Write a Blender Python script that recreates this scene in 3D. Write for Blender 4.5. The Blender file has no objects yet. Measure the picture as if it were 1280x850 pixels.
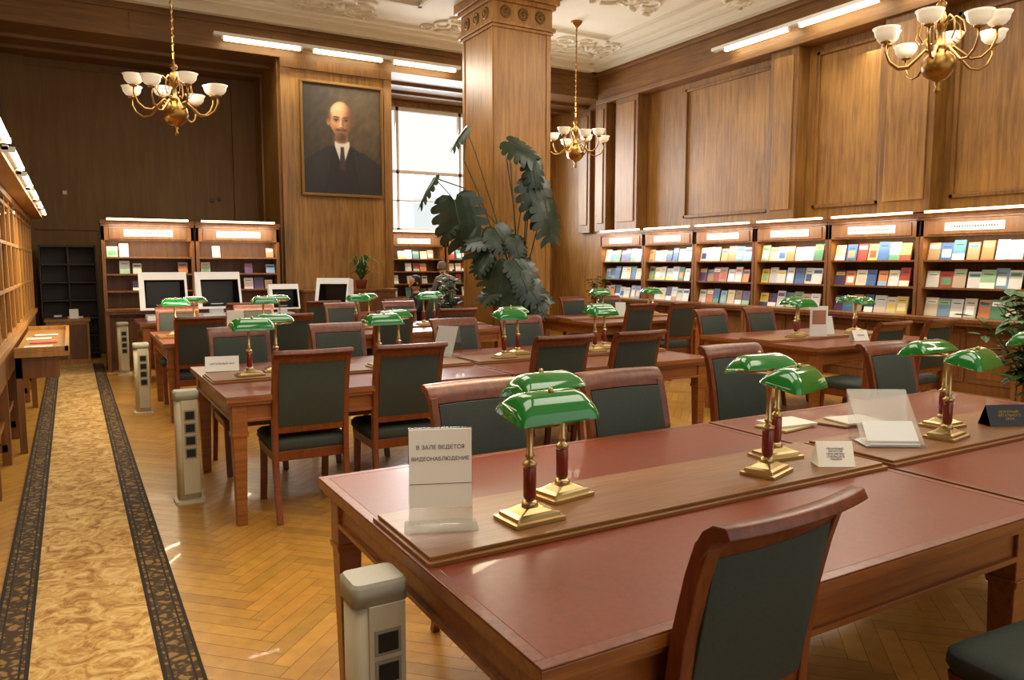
import bpy, math, random
from mathutils import Vector, Matrix
random.seed(7)
D2R=math.pi/180
def s2l(c):
    c=c/255.0
    return c/12.92 if c<=0.04045 else ((c+0.055)/1.055)**2.4
def rgb(r,g,b): return (s2l(r),s2l(g),s2l(b),1.0)
scene=bpy.context.scene
# ---------------------------------------------------------------- materials
def newmat(name):
    m=bpy.data.materials.new(name); m.use_nodes=True
    nt=m.node_tree
    return m,nt,nt.nodes['Principled BSDF']
def plain(name,col,rough=0.5,metal=0.0,coat=0.0,emit=0.0,ecol=None,noise=0.0,nscale=30,spec=None):
    m,nt,b=newmat(name)
    b.inputs['Base Color'].default_value=col
    b.inputs['Roughness'].default_value=rough
    b.inputs['Metallic'].default_value=metal
    b.inputs['Coat Weight'].default_value=coat
    if spec is not None: b.inputs['Specular IOR Level'].default_value=spec
    if emit>0:
        b.inputs['Emission Color'].default_value=ecol or col
        b.inputs['Emission Strength'].default_value=emit
    if noise>0:
        tc=nt.nodes.new('ShaderNodeTexCoord'); n=nt.nodes.new('ShaderNodeTexNoise')
        n.inputs['Scale'].default_value=nscale; n.inputs['Detail'].default_value=4
        nt.links.new(tc.outputs['Object'],n.inputs['Vector'])
        r=nt.nodes.new('ShaderNodeValToRGB')
        k=1-noise; k2=1+noise*0.6
        r.color_ramp.elements[0].position=0.3; r.color_ramp.elements[1].position=0.7
        r.color_ramp.elements[0].color=(col[0]*k,col[1]*k,col[2]*k,1)
        r.color_ramp.elements[1].color=(min(1,col[0]*k2),min(1,col[1]*k2),min(1,col[2]*k2),1)
        nt.links.new(n.outputs['Fac'],r.inputs['Fac']); nt.links.new(r.outputs['Color'],b.inputs['Base Color'])
    return m
def wood(name,c1,c2,rough=0.4,axis='Z',scale=1.0,coat=0.0,bump=0.02,big=0.35):
    m,nt,b=newmat(name); L=nt.links.new
    tc=nt.nodes.new('ShaderNodeTexCoord'); mp=nt.nodes.new('ShaderNodeMapping')
    st={'X':(0.6,9,9),'Y':(9,0.6,9),'Z':(9,9,0.6)}[axis]
    mp.inputs['Scale'].default_value=tuple(s*scale for s in st)
    L(tc.outputs['Object'],mp.inputs['Vector'])
    n=nt.nodes.new('ShaderNodeTexNoise'); n.inputs['Scale'].default_value=3.0; n.inputs['Detail'].default_value=7; n.inputs['Roughness'].default_value=0.62
    n.inputs['Distortion'].default_value=0.6
    L(mp.outputs[0],n.inputs['Vector'])
    n2=nt.nodes.new('ShaderNodeTexNoise'); n2.inputs['Scale'].default_value=1.1; n2.inputs['Detail'].default_value=3
    L(tc.outputs['Object'],n2.inputs['Vector'])
    mx=nt.nodes.new('ShaderNodeMath'); mx.operation='MULTIPLY_ADD'; mx.inputs[1].default_value=big
    L(n2.outputs['Fac'],mx.inputs[0]); 
    sc=nt.nodes.new('ShaderNodeMath'); sc.operation='MULTIPLY'; sc.inputs[1].default_value=1-big
    L(n.outputs['Fac'],sc.inputs[0]); L(sc.outputs[0],mx.inputs[2])
    r=nt.nodes.new('ShaderNodeValToRGB'); r.color_ramp.elements[0].position=0.38; r.color_ramp.elements[1].position=0.62
    r.color_ramp.elements[0].color=c1; r.color_ramp.elements[1].color=c2
    L(mx.outputs[0],r.inputs['Fac']); L(r.outputs['Color'],b.inputs['Base Color'])
    b.inputs['Roughness'].default_value=rough; b.inputs['Coat Weight'].default_value=coat; b.inputs['Coat Roughness'].default_value=0.2
    if bump>0:
        bp=nt.nodes.new('ShaderNodeBump'); bp.inputs['Strength'].default_value=bump*4; bp.inputs['Distance'].default_value=0.01
        L(n.outputs['Fac'],bp.inputs['Height']); L(bp.outputs[0],b.inputs['Normal'])
    return m
def attrmat(name,rough=0.5,coat=0.0,noise=False):
    m,nt,b=newmat(name); a=nt.nodes.new('ShaderNodeAttribute'); a.attribute_name='Col'
    if noise:
        tc=nt.nodes.new('ShaderNodeTexCoord'); n=nt.nodes.new('ShaderNodeTexNoise'); n.inputs['Scale'].default_value=14; n.inputs['Detail'].default_value=6
        nt.links.new(tc.outputs['Object'],n.inputs['Vector'])
        mr=nt.nodes.new('ShaderNodeMapRange'); mr.inputs['From Min'].default_value=0.3; mr.inputs['From Max'].default_value=0.7
        mr.inputs['To Min'].default_value=0.84; mr.inputs['To Max'].default_value=1.1
        nt.links.new(n.outputs['Fac'],mr.inputs['Value'])
        vm=nt.nodes.new('ShaderNodeVectorMath'); vm.operation='SCALE'
        nt.links.new(a.outputs['Color'],vm.inputs[0]); nt.links.new(mr.outputs[0],vm.inputs['Scale'])
        nt.links.new(vm.outputs[0],b.inputs['Base Color'])
    else:
        nt.links.new(a.outputs['Color'],b.inputs['Base Color'])
    b.inputs['Roughness'].default_value=rough; b.inputs['Coat Weight'].default_value=coat
    return m
M={}
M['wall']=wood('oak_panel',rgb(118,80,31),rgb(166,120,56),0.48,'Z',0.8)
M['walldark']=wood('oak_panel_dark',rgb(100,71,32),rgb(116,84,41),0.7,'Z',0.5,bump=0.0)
M['walltrim']=wood('oak_trim',rgb(100,66,26),rgb(144,100,43),0.45,'Z',0.8)
M['beam']=wood('oak_beam',rgb(98,66,28),rgb(132,92,41),0.48,'X',0.8)
M['beam2']=wood('oak_frieze',rgb(102,68,29),rgb(138,96,41),0.48,'Y',0.8)
M['pillar']=wood('oak_pillar',rgb(130,86,33),rgb(180,130,60),0.38,'Z',0.8)
M['case']=wood('bookcase_wood',rgb(98,58,22),rgb(134,84,36),0.4,'Z')
M['caseback']=wood('bookcase_back',rgb(92,56,24),rgb(122,78,36),0.5,'Z')
M['wallc']=wood('light_oak',rgb(146,100,46),rgb(182,132,66),0.4,'Z')
M['cherry']=wood('cherry_wood',rgb(90,40,13),rgb(130,62,22),0.38,'Z',1.5,coat=0.12)
M['tablewood']=wood('table_wood',rgb(116,64,24),rgb(154,92,36),0.36,'X',1.4,coat=0.15)
M['board']=wood('table_board',rgb(114,70,28),rgb(146,96,42),0.4,'X',2.2,coat=0.08,bump=0.01)
M['leather']=plain('red_leather',rgb(118,48,17),0.36,coat=0.08,noise=0.14,nscale=60,spec=0.4)
M['uph']=plain('green_upholstery',rgb(50,58,50),0.8,noise=0.15,nscale=120)
M['brass']=plain('brass',rgb(192,168,118),0.3,metal=1.0)
M['brassdull']=plain('aged_brass',rgb(160,122,66),0.36,metal=1.0)
M['redstem']=plain('red_enamel_wood',rgb(120,34,16),0.25,coat=0.6)
M['green']=plain('green_glass_shade',rgb(6,108,38),0.12,coat=0.8,emit=0.04,ecol=rgb(20,200,60))
M['greenin']=plain('shade_inner',rgb(200,215,200),0.4)
M['cream']=plain('cream_plastic',rgb(200,190,162),0.45)
M['creamd']=plain('grey_plastic',rgb(150,144,124),0.45)
M['black']=plain('black_plastic',rgb(14,14,14),0.35)
M['white']=plain('white_paint',rgb(225,225,220),0.5)
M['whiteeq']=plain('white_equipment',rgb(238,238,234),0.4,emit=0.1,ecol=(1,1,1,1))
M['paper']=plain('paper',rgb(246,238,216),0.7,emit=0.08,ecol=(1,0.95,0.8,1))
M['paperw']=plain('paper_white',rgb(238,238,232),0.7)
M['ceil']=plain('ceiling_plaster',rgb(228,226,216),0.8,noise=0.03,nscale=2)
M['stucco']=plain('stucco_relief',rgb(214,208,190),0.8)
M['gold']=plain('gilt_frame',rgb(120,88,42),0.45,metal=0.6)
M['ink']=plain('ink',rgb(45,35,30),0.7)
M['tube']=plain('light_tube',rgb(255,240,200),0.5,emit=14,ecol=rgb(255,240,205))
M['ctube']=plain('case_light_tube',rgb(255,240,200),0.5,emit=6,ecol=rgb(255,228,165))
M['bowl']=plain('opal_glass_bowl',rgb(240,234,214),0.3,emit=0.25,ecol=rgb(255,238,205))
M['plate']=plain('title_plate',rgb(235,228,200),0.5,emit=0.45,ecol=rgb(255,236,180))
M['leaf2']=plain('leaf_fresh',rgb(54,96,38),0.45,noise=0.4,nscale=9)
M['leafdark']=plain('leaf_dark',rgb(32,52,36),0.3,noise=0.4,nscale=7)
M['stem']=plain('plant_stem',rgb(62,66,36),0.6)
M['terracotta']=plain('terracotta',rgb(130,62,36),0.6,noise=0.1)
M['soil']=plain('soil',rgb(40,28,20),0.9)
M['darkmetal']=plain('dark_rack',rgb(52,40,28),0.5)
M['books']=attrmat('book_covers',0.5)
M['paint']=attrmat('oil_painting',0.55,0.0)
M['parquet']=attrmat('parquet',0.3,0.12,noise=True)
M['skin']=plain('skin',rgb(190,140,110),0.5)
M['hairg']=plain('hair_grey',rgb(96,90,84),0.7)
M['haird']=plain('hair_dark',rgb(22,18,16),0.6)
M['jacket']=plain('grey_jacket',rgb(104,104,98),0.8,noise=0.15)
M['darkcloth']=plain('dark_cloth',rgb(26,26,30),0.8)
M['facade']=plain('facade',rgb(235,238,238),0.8,emit=0.4,ecol=rgb(245,250,255))  # emission stands in for daylight falling on the building
M['facadewin']=plain('facade_window',rgb(196,204,206),0.3,emit=0.35,ecol=rgb(225,235,240))  # panes glow too, in place of daylight on them
M['goldpl']=plain('gold_plate_sign',rgb(170,138,70),0.4,metal=0.4)
def mk_glass(name,tint=(1,1,1,1),mixf=0.12):
    m=bpy.data.materials.new(name); m.use_nodes=True; nt=m.node_tree; nt.nodes.clear()
    o=nt.nodes.new('ShaderNodeOutputMaterial'); mx=nt.nodes.new('ShaderNodeMixShader'); t=nt.nodes.new('ShaderNodeBsdfTransparent'); g=nt.nodes.new('ShaderNodeBsdfGlossy')
    t.inputs['Color'].default_value=tint; g.inputs['Roughness'].default_value=0.05; mx.inputs[0].default_value=mixf
    nt.links.new(t.outputs[0],mx.inputs[1]); nt.links.new(g.outputs[0],mx.inputs[2]); nt.links.new(mx.outputs[0],o.inputs[0])
    return m
M['acrylic']=mk_glass('acrylic',(0.95,0.96,0.96,1),0.12)
def mk_milky(name,f=0.4):
    m=bpy.data.materials.new(name); m.use_nodes=True; nt=m.node_tree; nt.nodes.clear()
    o=nt.nodes.new('ShaderNodeOutputMaterial'); mx=nt.nodes.new('ShaderNodeMixShader'); t=nt.nodes.new('ShaderNodeBsdfTransparent'); g=nt.nodes.new('ShaderNodeBsdfPrincipled')
    g.inputs['Base Color'].default_value=rgb(225,220,200); g.inputs['Roughness'].default_value=0.15; mx.inputs[0].default_value=f
    nt.links.new(t.outputs[0],mx.inputs[1]); nt.links.new(g.outputs[0],mx.inputs[2]); nt.links.new(mx.outputs[0],o.inputs[0])
    return m
M['milky']=mk_milky('clear_plastic_sleeve',0.28)
M['glass']=mk_glass('cabinet_glass',(0.97,0.95,0.88,1),0.06)
# carpet
def carpet_mat():
    m,nt,b=newmat('runner_carpet'); L=nt.links.new; N=nt.nodes.new
    tc=N('ShaderNodeTexCoord'); sp=N('ShaderNodeSeparateXYZ'); L(tc.outputs['Object'],sp.inputs[0])
    ab=N('ShaderNodeMath'); ab.operation='ABSOLUTE'; L(sp.outputs['X'],ab.inputs[0])
    n=N('ShaderNodeTexNoise'); n.inputs['Scale'].default_value=9; n.inputs['Detail'].default_value=9; n.inputs['Roughness'].default_value=0.72; n.inputs['Distortion'].default_value=1.6; L(tc.outputs['Object'],n.inputs['Vector'])
    r=N('ShaderNodeValToRGB'); e=r.color_ramp.elements; e[0].position=0.38; e[0].color=rgb(140,98,46); e[1].position=0.62; e[1].color=rgb(208,178,120)
    x=e.new(0.46); x.color=rgb(172,130,70); x=e.new(0.53); x.color=rgb(194,156,92); L(n.outputs['Fac'],r.inputs['Fac'])
    v=N('ShaderNodeTexVoronoi'); v.inputs['Scale'].default_value=19; v.feature='DISTANCE_TO_EDGE'; L(tc.outputs['Object'],v.inputs['Vector'])
    w=N('ShaderNodeTexWave'); w.bands_direction='DIAGONAL'; w.inputs['Scale'].default_value=6; w.inputs['Distortion'].default_value=9.0; w.inputs['Detail Scale'].default_value=3; L(tc.outputs['Object'],w.inputs['Vector'])
    ad=N('ShaderNodeMath'); ad.operation='MULTIPLY'; L(v.outputs['Distance'],ad.inputs[0]); L(w.outputs['Fac'],ad.inputs[1])
    r2=N('ShaderNodeValToRGB'); e=r2.color_ramp.elements; e[0].position=0.04; e[0].color=rgb(62,46,26); e[1].position=0.16; e[1].color=rgb(134,104,58); L(ad.outputs[0],r2.inputs['Fac'])
    rm=N('ShaderNodeValToRGB'); rm.color_ramp.interpolation='CONSTANT'; e=rm.color_ramp.elements; e[0].position=0; e[0].color=(0,0,0,1); e[1].position=0.222; e[1].color=(1,1,1,1)
    L(ab.outputs[0],rm.inputs['Fac'])
    mx=N('ShaderNodeMix'); mx.data_type='RGBA'; L(rm.outputs['Color'],mx.inputs[0]); L(r.outputs['Color'],mx.inputs[6]); L(r2.outputs['Color'],mx.inputs[7])
    rl=N('ShaderNodeValToRGB'); rl.color_ramp.interpolation='CONSTANT'; e=rl.color_ramp.elements; e[0].position=0; e[0].color=(0,0,0,1); e[1].position=0.210; e[1].color=(1,1,1,1)
    for p,c in ((0.224,0),(0.238,1),(0.243,0),(0.312,1),(0.317,0),(0.335,1)):
        q=e.new(p); q.color=(c,c,c,1)
    L(ab.outputs[0],rl.inputs['Fac'])
    mx2=N('ShaderNodeMix'); mx2.data_type='RGBA'; L(rl.outputs['Color'],mx2.inputs[0]); L(mx.outputs[2],mx2.inputs[6]); mx2.inputs[7].default_value=rgb(36,27,17)
    L(mx2.outputs[2],b.inputs['Base Color']); b.inputs['Roughness'].default_value=0.95
    return m
M['carpet']=carpet_mat()
# ---------------------------------------------------------------- mesh builder
class MB:
    def __init__(s): s.v=[];s.f=[];s.m=[];s.c=[];s.s=[];s.mats=[];s.M=Matrix.Identity(4);s.def_=None
    def mi(s,k):
        if k not in s.mats: s.mats.append(k)
        return s.mats.index(k)
    def av(s,p):
        p=Vector(p)
        if s.def_: p=Vector(s.def_(p))
        s.v.append(tuple(s.M@p)); return len(s.v)-1
    def fa(s,idx,mat,col=None,smooth=False):
        s.f.append(tuple(idx)); s.m.append(s.mi(mat)); s.c.append(col or (1,1,1,1)); s.s.append(smooth)
    def quad(s,a,b,c,d,mat,col=None):
        s.fa([s.av(a),s.av(b),s.av(c),s.av(d)],mat,col)
    def poly(s,pts,mat,col=None,smooth=False): s.fa([s.av(p) for p in pts],mat,col,smooth)
    def box(s,x0,y0,z0,x1,y1,z1,mat,col=None):
        i=[s.av((x,y,z)) for z in (z0,z1) for y in (y0,y1) for x in (x0,x1)]
        for q in ((0,2,3,1),(4,5,7,6),(0,1,5,4),(2,6,7,3),(0,4,6,2),(1,3,7,5)): s.fa([i[k] for k in q],mat,col)
    def lathe(s,prof,mat,seg=20,o=(0,0,0),cap=True):
        rings=[]
        for r,z in prof:
            rings.append([s.av((o[0]+r*math.cos(2*math.pi*k/seg),o[1]+r*math.sin(2*math.pi*k/seg),o[2]+z)) for k in range(seg)])
        for a,b in zip(rings,rings[1:]):
            for k in range(seg):
                k2=(k+1)%seg; s.fa([a[k],a[k2],b[k2],b[k]],mat,None,True)
        if cap:
            s.fa(rings[0][::-1],mat); s.fa(rings[-1],mat)
    def tube(s,path,rad,mat,seg=8,cap=True):
        P=[Vector(p) for p in path]; n=len(P)
        if not isinstance(rad,(list,tuple)): rad=[rad]*n
        T=[]
        for i in range(n):
            t=(P[min(i+1,n-1)]-P[max(i-1,0)]); T.append(t.normalized() if t.length>1e-9 else Vector((0,0,1)))
        up=Vector((0,0,1)) if abs(T[0].z)<0.9 else Vector((1,0,0))
        N=(up-T[0]*up.dot(T[0])).normalized(); rings=[]
        for i in range(n):
            N=(N-T[i]*N.dot(T[i]));
            N=N.normalized() if N.length>1e-6 else Vector((1,0,0))
            B=T[i].cross(N)
            rings.append([s.av(P[i]+(N*math.cos(2*math.pi*k/seg)+B*math.sin(2*math.pi*k/seg))*rad[i]) for k in range(seg)])
        for a,b in zip(rings,rings[1:]):
            for k in range(seg):
                k2=(k+1)%seg; s.fa([a[k],a[k2],b[k2],b[k]],mat,None,True)
        if cap: s.fa(rings[0][::-1],mat); s.fa(rings[-1],mat)
    def rstack(s,lv,mat,cx=0,cy=0,q=4,smooth=True,capbot=True,captop=True):
        rings=[]
        for z,hx,hy,r in lv:
            r=min(r,hx*0.999,hy*0.999); ring=[]
            for (sx,sy,a0) in ((1,1,0),(-1,1,90),(-1,-1,180),(1,-1,270)):
                for k in range(q+1):
                    a=(a0+90*k/q)*D2R
                    ring.append(s.av((cx+sx*(hx-r)+r*math.cos(a),cy+sy*(hy-r)+r*math.sin(a),z)))
            rings.append(ring)
        n=len(rings[0])
        for a,b in zip(rings,rings[1:]):
            for k in range(n):
                k2=(k+1)%n; s.fa([a[k],a[k2],b[k2],b[k]],mat,None,smooth)
        if capbot: s.fa(rings[0][::-1],mat,None,smooth)
        if captop: s.fa(rings[-1],mat,None,smooth)
    def strip(s,path,th,x0,x1,mat,nx=1,smooth=False):
        n=len(path)
        if not isinstance(th,(list,tuple)): th=[th]*n
        A=[];B=[]
        for i in range(n):
            a=path[max(i-1,0)]; b=path[min(i+1,n-1)]; t=Vector((b[0]-a[0],b[1]-a[1])).normalized(); nn=Vector((-t.y,t.x))
            p=Vector(path[i]); A.append(p+nn*th[i]/2); B.append(p-nn*th[i]/2)
        xs=[x0+(x1-x0)*k/nx for k in range(nx+1)]
        VA=[[s.av((x,p.x,p.y)) for x in xs] for p in A]; VB=[[s.av((x,p.x,p.y)) for x in xs] for p in B]
        for i in range(n-1):
            for k in range(nx):
                s.fa([VA[i][k],VA[i][k+1],VA[i+1][k+1],VA[i+1][k]],mat,None,smooth)
                s.fa([VB[i][k+1],VB[i][k],VB[i+1][k],VB[i+1][k+1]],mat,None,smooth)
            s.fa([VA[i][0],VA[i+1][0],VB[i+1][0],VB[i][0]],mat); s.fa([VA[i][nx],VB[i][nx],VB[i+1][nx],VA[i+1][nx]],mat)
        for k in range(nx):
            s.fa([VA[0][k],VB[0][k],VB[0][k+1],VA[0][k+1]],mat); s.fa([VA[-1][k],VA[-1][k+1],VB[-1][k+1],VB[-1][k]],mat)
    def mesh(s,name):
        me=bpy.data.meshes.new(name); me.from_pydata(s.v,[],s.f)
        for k in s.mats: me.materials.append(M[k])
        me.polygons.foreach_set('material_index',s.m); me.polygons.foreach_set('use_smooth',s.s)
        ca=me.color_attributes.new('Col','FLOAT_COLOR','CORNER'); buf=[]
        for p,c in zip(s.f,s.c): buf+=list(c)*len(p)
        ca.data.foreach_set('color',buf)
        me.update(); return me
def put(me,name,loc=(0,0,0),rz=0,bevel=0,parent=None,scale=1.0,seg=2):
    o=bpy.data.objects.new(name,me); scene.collection.objects.link(o)
    o.location=loc; o.rotation_euler=(0,0,rz*D2R); o.scale=(scale,)*3
    if bevel>0:
        b=o.modifiers.new('bevel','BEVEL'); b.width=bevel; b.segments=seg; b.limit_method='ANGLE'; b.angle_limit=40*D2R
    if parent: o.parent=parent
    return o
def boxobj(name,x0,y0,z0,x1,y1,z1,mat,bevel=0):
    b=MB(); cx,cy,cz=(x0+x1)/2,(y0+y1)/2,(z0+z1)/2
    b.box(x0-cx,y0-cy,z0-cz,x1-cx,y1-cy,z1-cz,mat); return put(b.mesh(name),name,(cx,cy,cz),0,bevel)
def area(name,loc,direction,sx,sy,energy,col=(1,1,1),parent=None,spread=None):
    l=bpy.data.lights.new(name,'AREA'); l.shape='RECTANGLE'; l.size=sx; l.size_y=sy; l.energy=energy; l.color=col
    if spread: l.spread=spread*D2R
    o=bpy.data.objects.new(name,l); scene.collection.objects.link(o); o.location=loc
    o.rotation_euler=Vector(direction).to_track_quat('-Z','Y').to_euler()
    if parent: o.parent=parent
    return o
def text(name,body,size,loc,rot,mat,parent,ext=0.0003):
    c=bpy.data.curves.new(name,'FONT'); c.body=body; c.size=size; c.align_x='CENTER'; c.align_y='CENTER'; c.extrude=ext
    c.materials.append(M[mat]); o=bpy.data.objects.new(name,c); scene.collection.objects.link(o); o.location=loc; o.rotation_euler=rot
    o.parent=parent; return o
CEIL=5.25; ALC=4.73; XR=9.4; XL=-0.8; YB=12.5; YA=14.45; YF=-4.0
# ---------------------------------------------------------------- floor (herringbone planks)
def floor():
    b=MB(); w=0.075; n=6; c45=math.cos(math.pi/4)
    b.box(XL-0.2,YF,-0.12,XR+0.2,YA+0.2,-0.004,'soil')
    g=0.0009
    def emit(u0,v0,u1,v1,vert):
        cu,cv=(u0+u1)/2*w,(v0+v1)/2*w
        x=(cu-cv)*c45; y=(cu+cv)*c45
        if not(XL-0.15<x<XR+0.1 and YF+0.1<y<YA+0.1): return
        pts=[(u0*w+g,v0*w+g),(u1*w-g,v0*w+g),(u1*w-g,v1*w-g),(u0*w+g,v1*w-g)]
        k=random.uniform(0.84,1.1)*(0.93 if vert else 1.03); base=rgb(184,134,58); h=random.uniform(-0.05,0.05)
        col=(base[0]*k,base[1]*k*(1+h),base[2]*k,1)
        b.quad(*[((p-q)*c45,(p+q)*c45,0.0) for p,q in pts],'parquet',col)
    for m in range(-30,50):
        for k in range(-260,420):
            x0=k+n*m; y0=k-n*m
            cx=(x0-y0)*w*c45; cy=(x0+y0)*w*c45
            if cx<XL-1 or cx>XR+1 or cy<YF-1 or cy>YA+1: continue
            emit(x0,y0,x0+n,y0+1,0); emit(x0,y0+1,x0+1,y0+1+n,1)
    put(b.mesh('floor'),'floor')
floor()
b=MB(); b.box(-0.35,0,0.0,0.35,16.2,0.008,'carpet'); put(b.mesh('carpet_runner'),'carpet_runner',(0.005,-3.2,0.001))
# ---------------------------------------------------------------- shell
boxobj('wall_right',XR,YF,0,XR+0.2,YA+0.2,CEIL,'wall')
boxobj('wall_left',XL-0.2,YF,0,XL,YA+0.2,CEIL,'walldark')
boxobj('ceiling',XL-0.2,YF,CEIL,XR+0.2,YA+0.2,CEIL+0.2,'ceil')
wx0,wx1,wz0,wz1=5.25,8.7,2.15,4.60
b=MB()
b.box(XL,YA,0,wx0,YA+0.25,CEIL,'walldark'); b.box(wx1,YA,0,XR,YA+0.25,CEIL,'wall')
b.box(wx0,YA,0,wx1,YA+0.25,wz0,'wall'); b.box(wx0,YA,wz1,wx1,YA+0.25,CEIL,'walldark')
put(b.mesh('wall_back'),'wall_back')
b=MB(); b.box(XL,YB,ALC,XR,YA,CEIL,'beam'); b.box(XL,YB-0.05,CEIL-0.14,XR,YB,CEIL,'beam'); b.box(XL,YB-0.03,ALC,XR,YB,ALC+0.09,'beam'); b.box(XL,YB-0.09,CEIL-0.05,XR,YB-0.05,CEIL,'beam')
for x in (0.9,2.9,4.95,7.0): b.box(x,YB-0.015,ALC+0.09,x+0.012,YB,CEIL-0.14,'walltrim')
for y in (13.1,13.75): b.box(XL,y,ALC-0.05,3.0,y+0.12,ALC,'beam'); b.box(4.85,y,ALC-0.05,XR,y+0.12,ALC,'beam')
put(b.mesh('trim_1'),'trim_1')
b=MB(); b.box(3.0,YB,0,4.85,YA,ALC,'wall')
for x0,x1 in ((3.0,3.14),(4.71,4.85)): b.box(x0,YB-0.03,0,x1,YB,ALC,'walltrim')
b.box(3.0,YB-0.04,ALC-0.14,4.85,YB,ALC,'walltrim')
for y0 in (YB+0.1,YB+1.3): b.box(2.97,y0,0,3.0,y0+0.3,ALC,'walltrim')
put(b.mesh('wall_pier'),'wall_pier')
b=MB()
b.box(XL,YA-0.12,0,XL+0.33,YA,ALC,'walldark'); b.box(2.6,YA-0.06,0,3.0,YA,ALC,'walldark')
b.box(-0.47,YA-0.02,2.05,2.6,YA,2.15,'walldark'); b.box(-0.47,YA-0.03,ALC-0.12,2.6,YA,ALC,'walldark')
put(b.mesh('trim_2'),'trim_2')
b=MB()
for x,z in ((-0.05,2.62),(2.32,2.62),(2.2,2.6)): b.box(x,YA-0.03,z,x+0.06,YA-0.0,z+0.06,'cream' if x<0 else 'darkmetal')
put(b.mesh('wall_switches'),'wall_switches')
# window frame
b=MB(); y0,y1=YA+0.05,YA+0.13
for x in (wx0,5.72,7.1,wx1-0.07): b.box(x,y0,wz0,x+0.06,y1,wz1,'white')
for z in (wz0,3.3,wz1-0.07): b.box(wx0,y0,z,wx1,y1,z+0.07,'white')
b.box(wx0,y0,2.75,wx1,y1,2.78,'white')
b.box(wx0-0.05,YA-0.2,wz0-0.04,wx1+0.05,YA+0.1,wz0,'white')
b.box(wx0-0.1,YA-0.03,wz0,wx0,YA,wz1+0.1,'walltrim'); b.box(wx1,YA-0.03,wz0,wx1+0.1,YA,wz1+0.1,'walltrim'); b.box(wx0-0.1,YA-0.03,wz1,wx1+0.1,YA,wz1+0.1,'walltrim')
put(b.mesh('window_1'),'window_1')
b=MB(); b.box(8,26,0,30,30,4.6,'facade')
for i in range(9):
    for z in (0.8,2.7): b.box(8.6+i*2.3,25.97,z,9.9+i*2.3,26,z+1.2,'facadewin')
put(b.mesh('neighbour_building'),'neighbour_building')
n=3
def trim(fn):
    global n
    b=MB(); fn(b); put(b.mesh('trim_%d'%n),'trim_%d'%n,bevel=0.006); n+=1
def pil(y0,y1,pr=0.16):
    def f(b):
        b.box(XR-pr,y0,2.14,XR,y1,4.6,'walltrim')
        b.box(XR-pr-0.02,y0+0.08,2.3,XR-pr,y1-0.08,4.5,'wall')
    trim(f)
for a in ((12.15,12.5,0.26),(11.2,11.85,0.26),(7.65,8.15,0.24),(5.6,6.3,0.26),(3.4,4.1,0.24),(1.2,1.9,0.24),(12.9,13.3,0.1)): pil(*a)
def frieze(b):
    b.box(XR-0.28,YF,4.6,XR,YB-0.09,CEIL-0.13,'beam2'); b.box(XR-0.36,YF,CEIL-0.13,XR,YB-0.09,CEIL,'beam2'); b.box(XR-0.32,YF,4.6,XR-0.28,YB-0.09,4.68,'beam2')
trim(frieze)
def panels(b):
    for y0,y1 in ((8.3,10.2),(6.45,7.5),(4.2,5.5),(2.0,3.3),(-1.0,1.1)):
        z0,z1=2.3,4.5; t=0.05
        b.box(XR-0.04,y0,z0,XR,y0+t,z1,'walltrim'); b.box(XR-0.04,y1-t,z0,XR,y1,z1,'walltrim')
        b.box(XR-0.04,y0,z0,XR,y1,z0+t,'walltrim'); b.box(XR-0.04,y0,z1-t,XR,y1,z1,'walltrim')
trim(panels)
def rail_mesh(L,nt_,tl,gap):
    b=MB(); b.box(-0.05,0,0.03,0.05,L,0.08,'white')
    y=0.15
    for i in range(nt_):
        b.tube([(0,y,0.0),(0,y+tl,0.0)],0.028,'tube',8); b.box(-0.02,y-0.03,-0.02,0.02,y,0.05,'white'); b.box(-0.02,y+tl,-0.02,0.02,y+tl+0.03,0.05,'white'); y+=tl+gap
    return b.mesh('fluorescent_rail')
o=put(rail_mesh(10.0,7,1.18,0.22),'fluorescent_rail',(XR-0.44,-0.86,4.80))
b=MB(); 
for y in (0.5,3.3,6.3,9.5): b.box(-0.02,y,0.04,0.13,y+0.04,0.07,'white')
put(b.mesh('brackets'),'brackets',parent=o)
o=put(rail_mesh(4.05,3,1.12,0.22),'fluorescent_rail',(2.0,YB-0.22,4.84),-90)
b=MB()
for y in (0.4,2.0,3.6): b.box(-0.24,y,0.04,0.0,y+0.04,0.07,'white')
put(b.mesh('brackets'),'brackets',parent=o)
# ---------------------------------------------------------------- ceiling relief
b=MB()
def frame(x0,y0,x1,y1,w,h):
    z1=CEIL; z0=CEIL-h
    b.box(x0,y0,z0,x1,y0+w,z1,'stucco'); b.box(x0,y1-w,z0,x1,y1,z1,'stucco'); b.box(x0,y0,z0,x0+w,y1,z1,'stucco'); b.box(x1-w,y0,z0,x1,y1,z1,'stucco')
frame(XL+0.1,YF,9.0,12.35,0.12,0.08); frame(XL+0.5,YF+0.4,8.6,11.9,0.06,0.05); frame(XL+0.75,YF+0.6,8.35,11.6,0.03,0.04)
frame(6.2,0.5,8.0,10.6,0.06,0.05); frame(-0.1,0.5,4.6,10.6,0.06,0.05)
def spiral(cx,cy,r,a0,turns,sgn=1):
    pts=[]
    for i in range(26):
        t=i/25; a=a0+sgn*turns*2*math.pi*t; rr=r*(1-0.85*t); pts.append((cx+rr*math.cos(a),cy+rr*math.sin(a),CEIL-0.008))
    b.tube(pts,[0.034*(1-0.5*i/25) for i in range(26)],'stucco',6)
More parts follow.
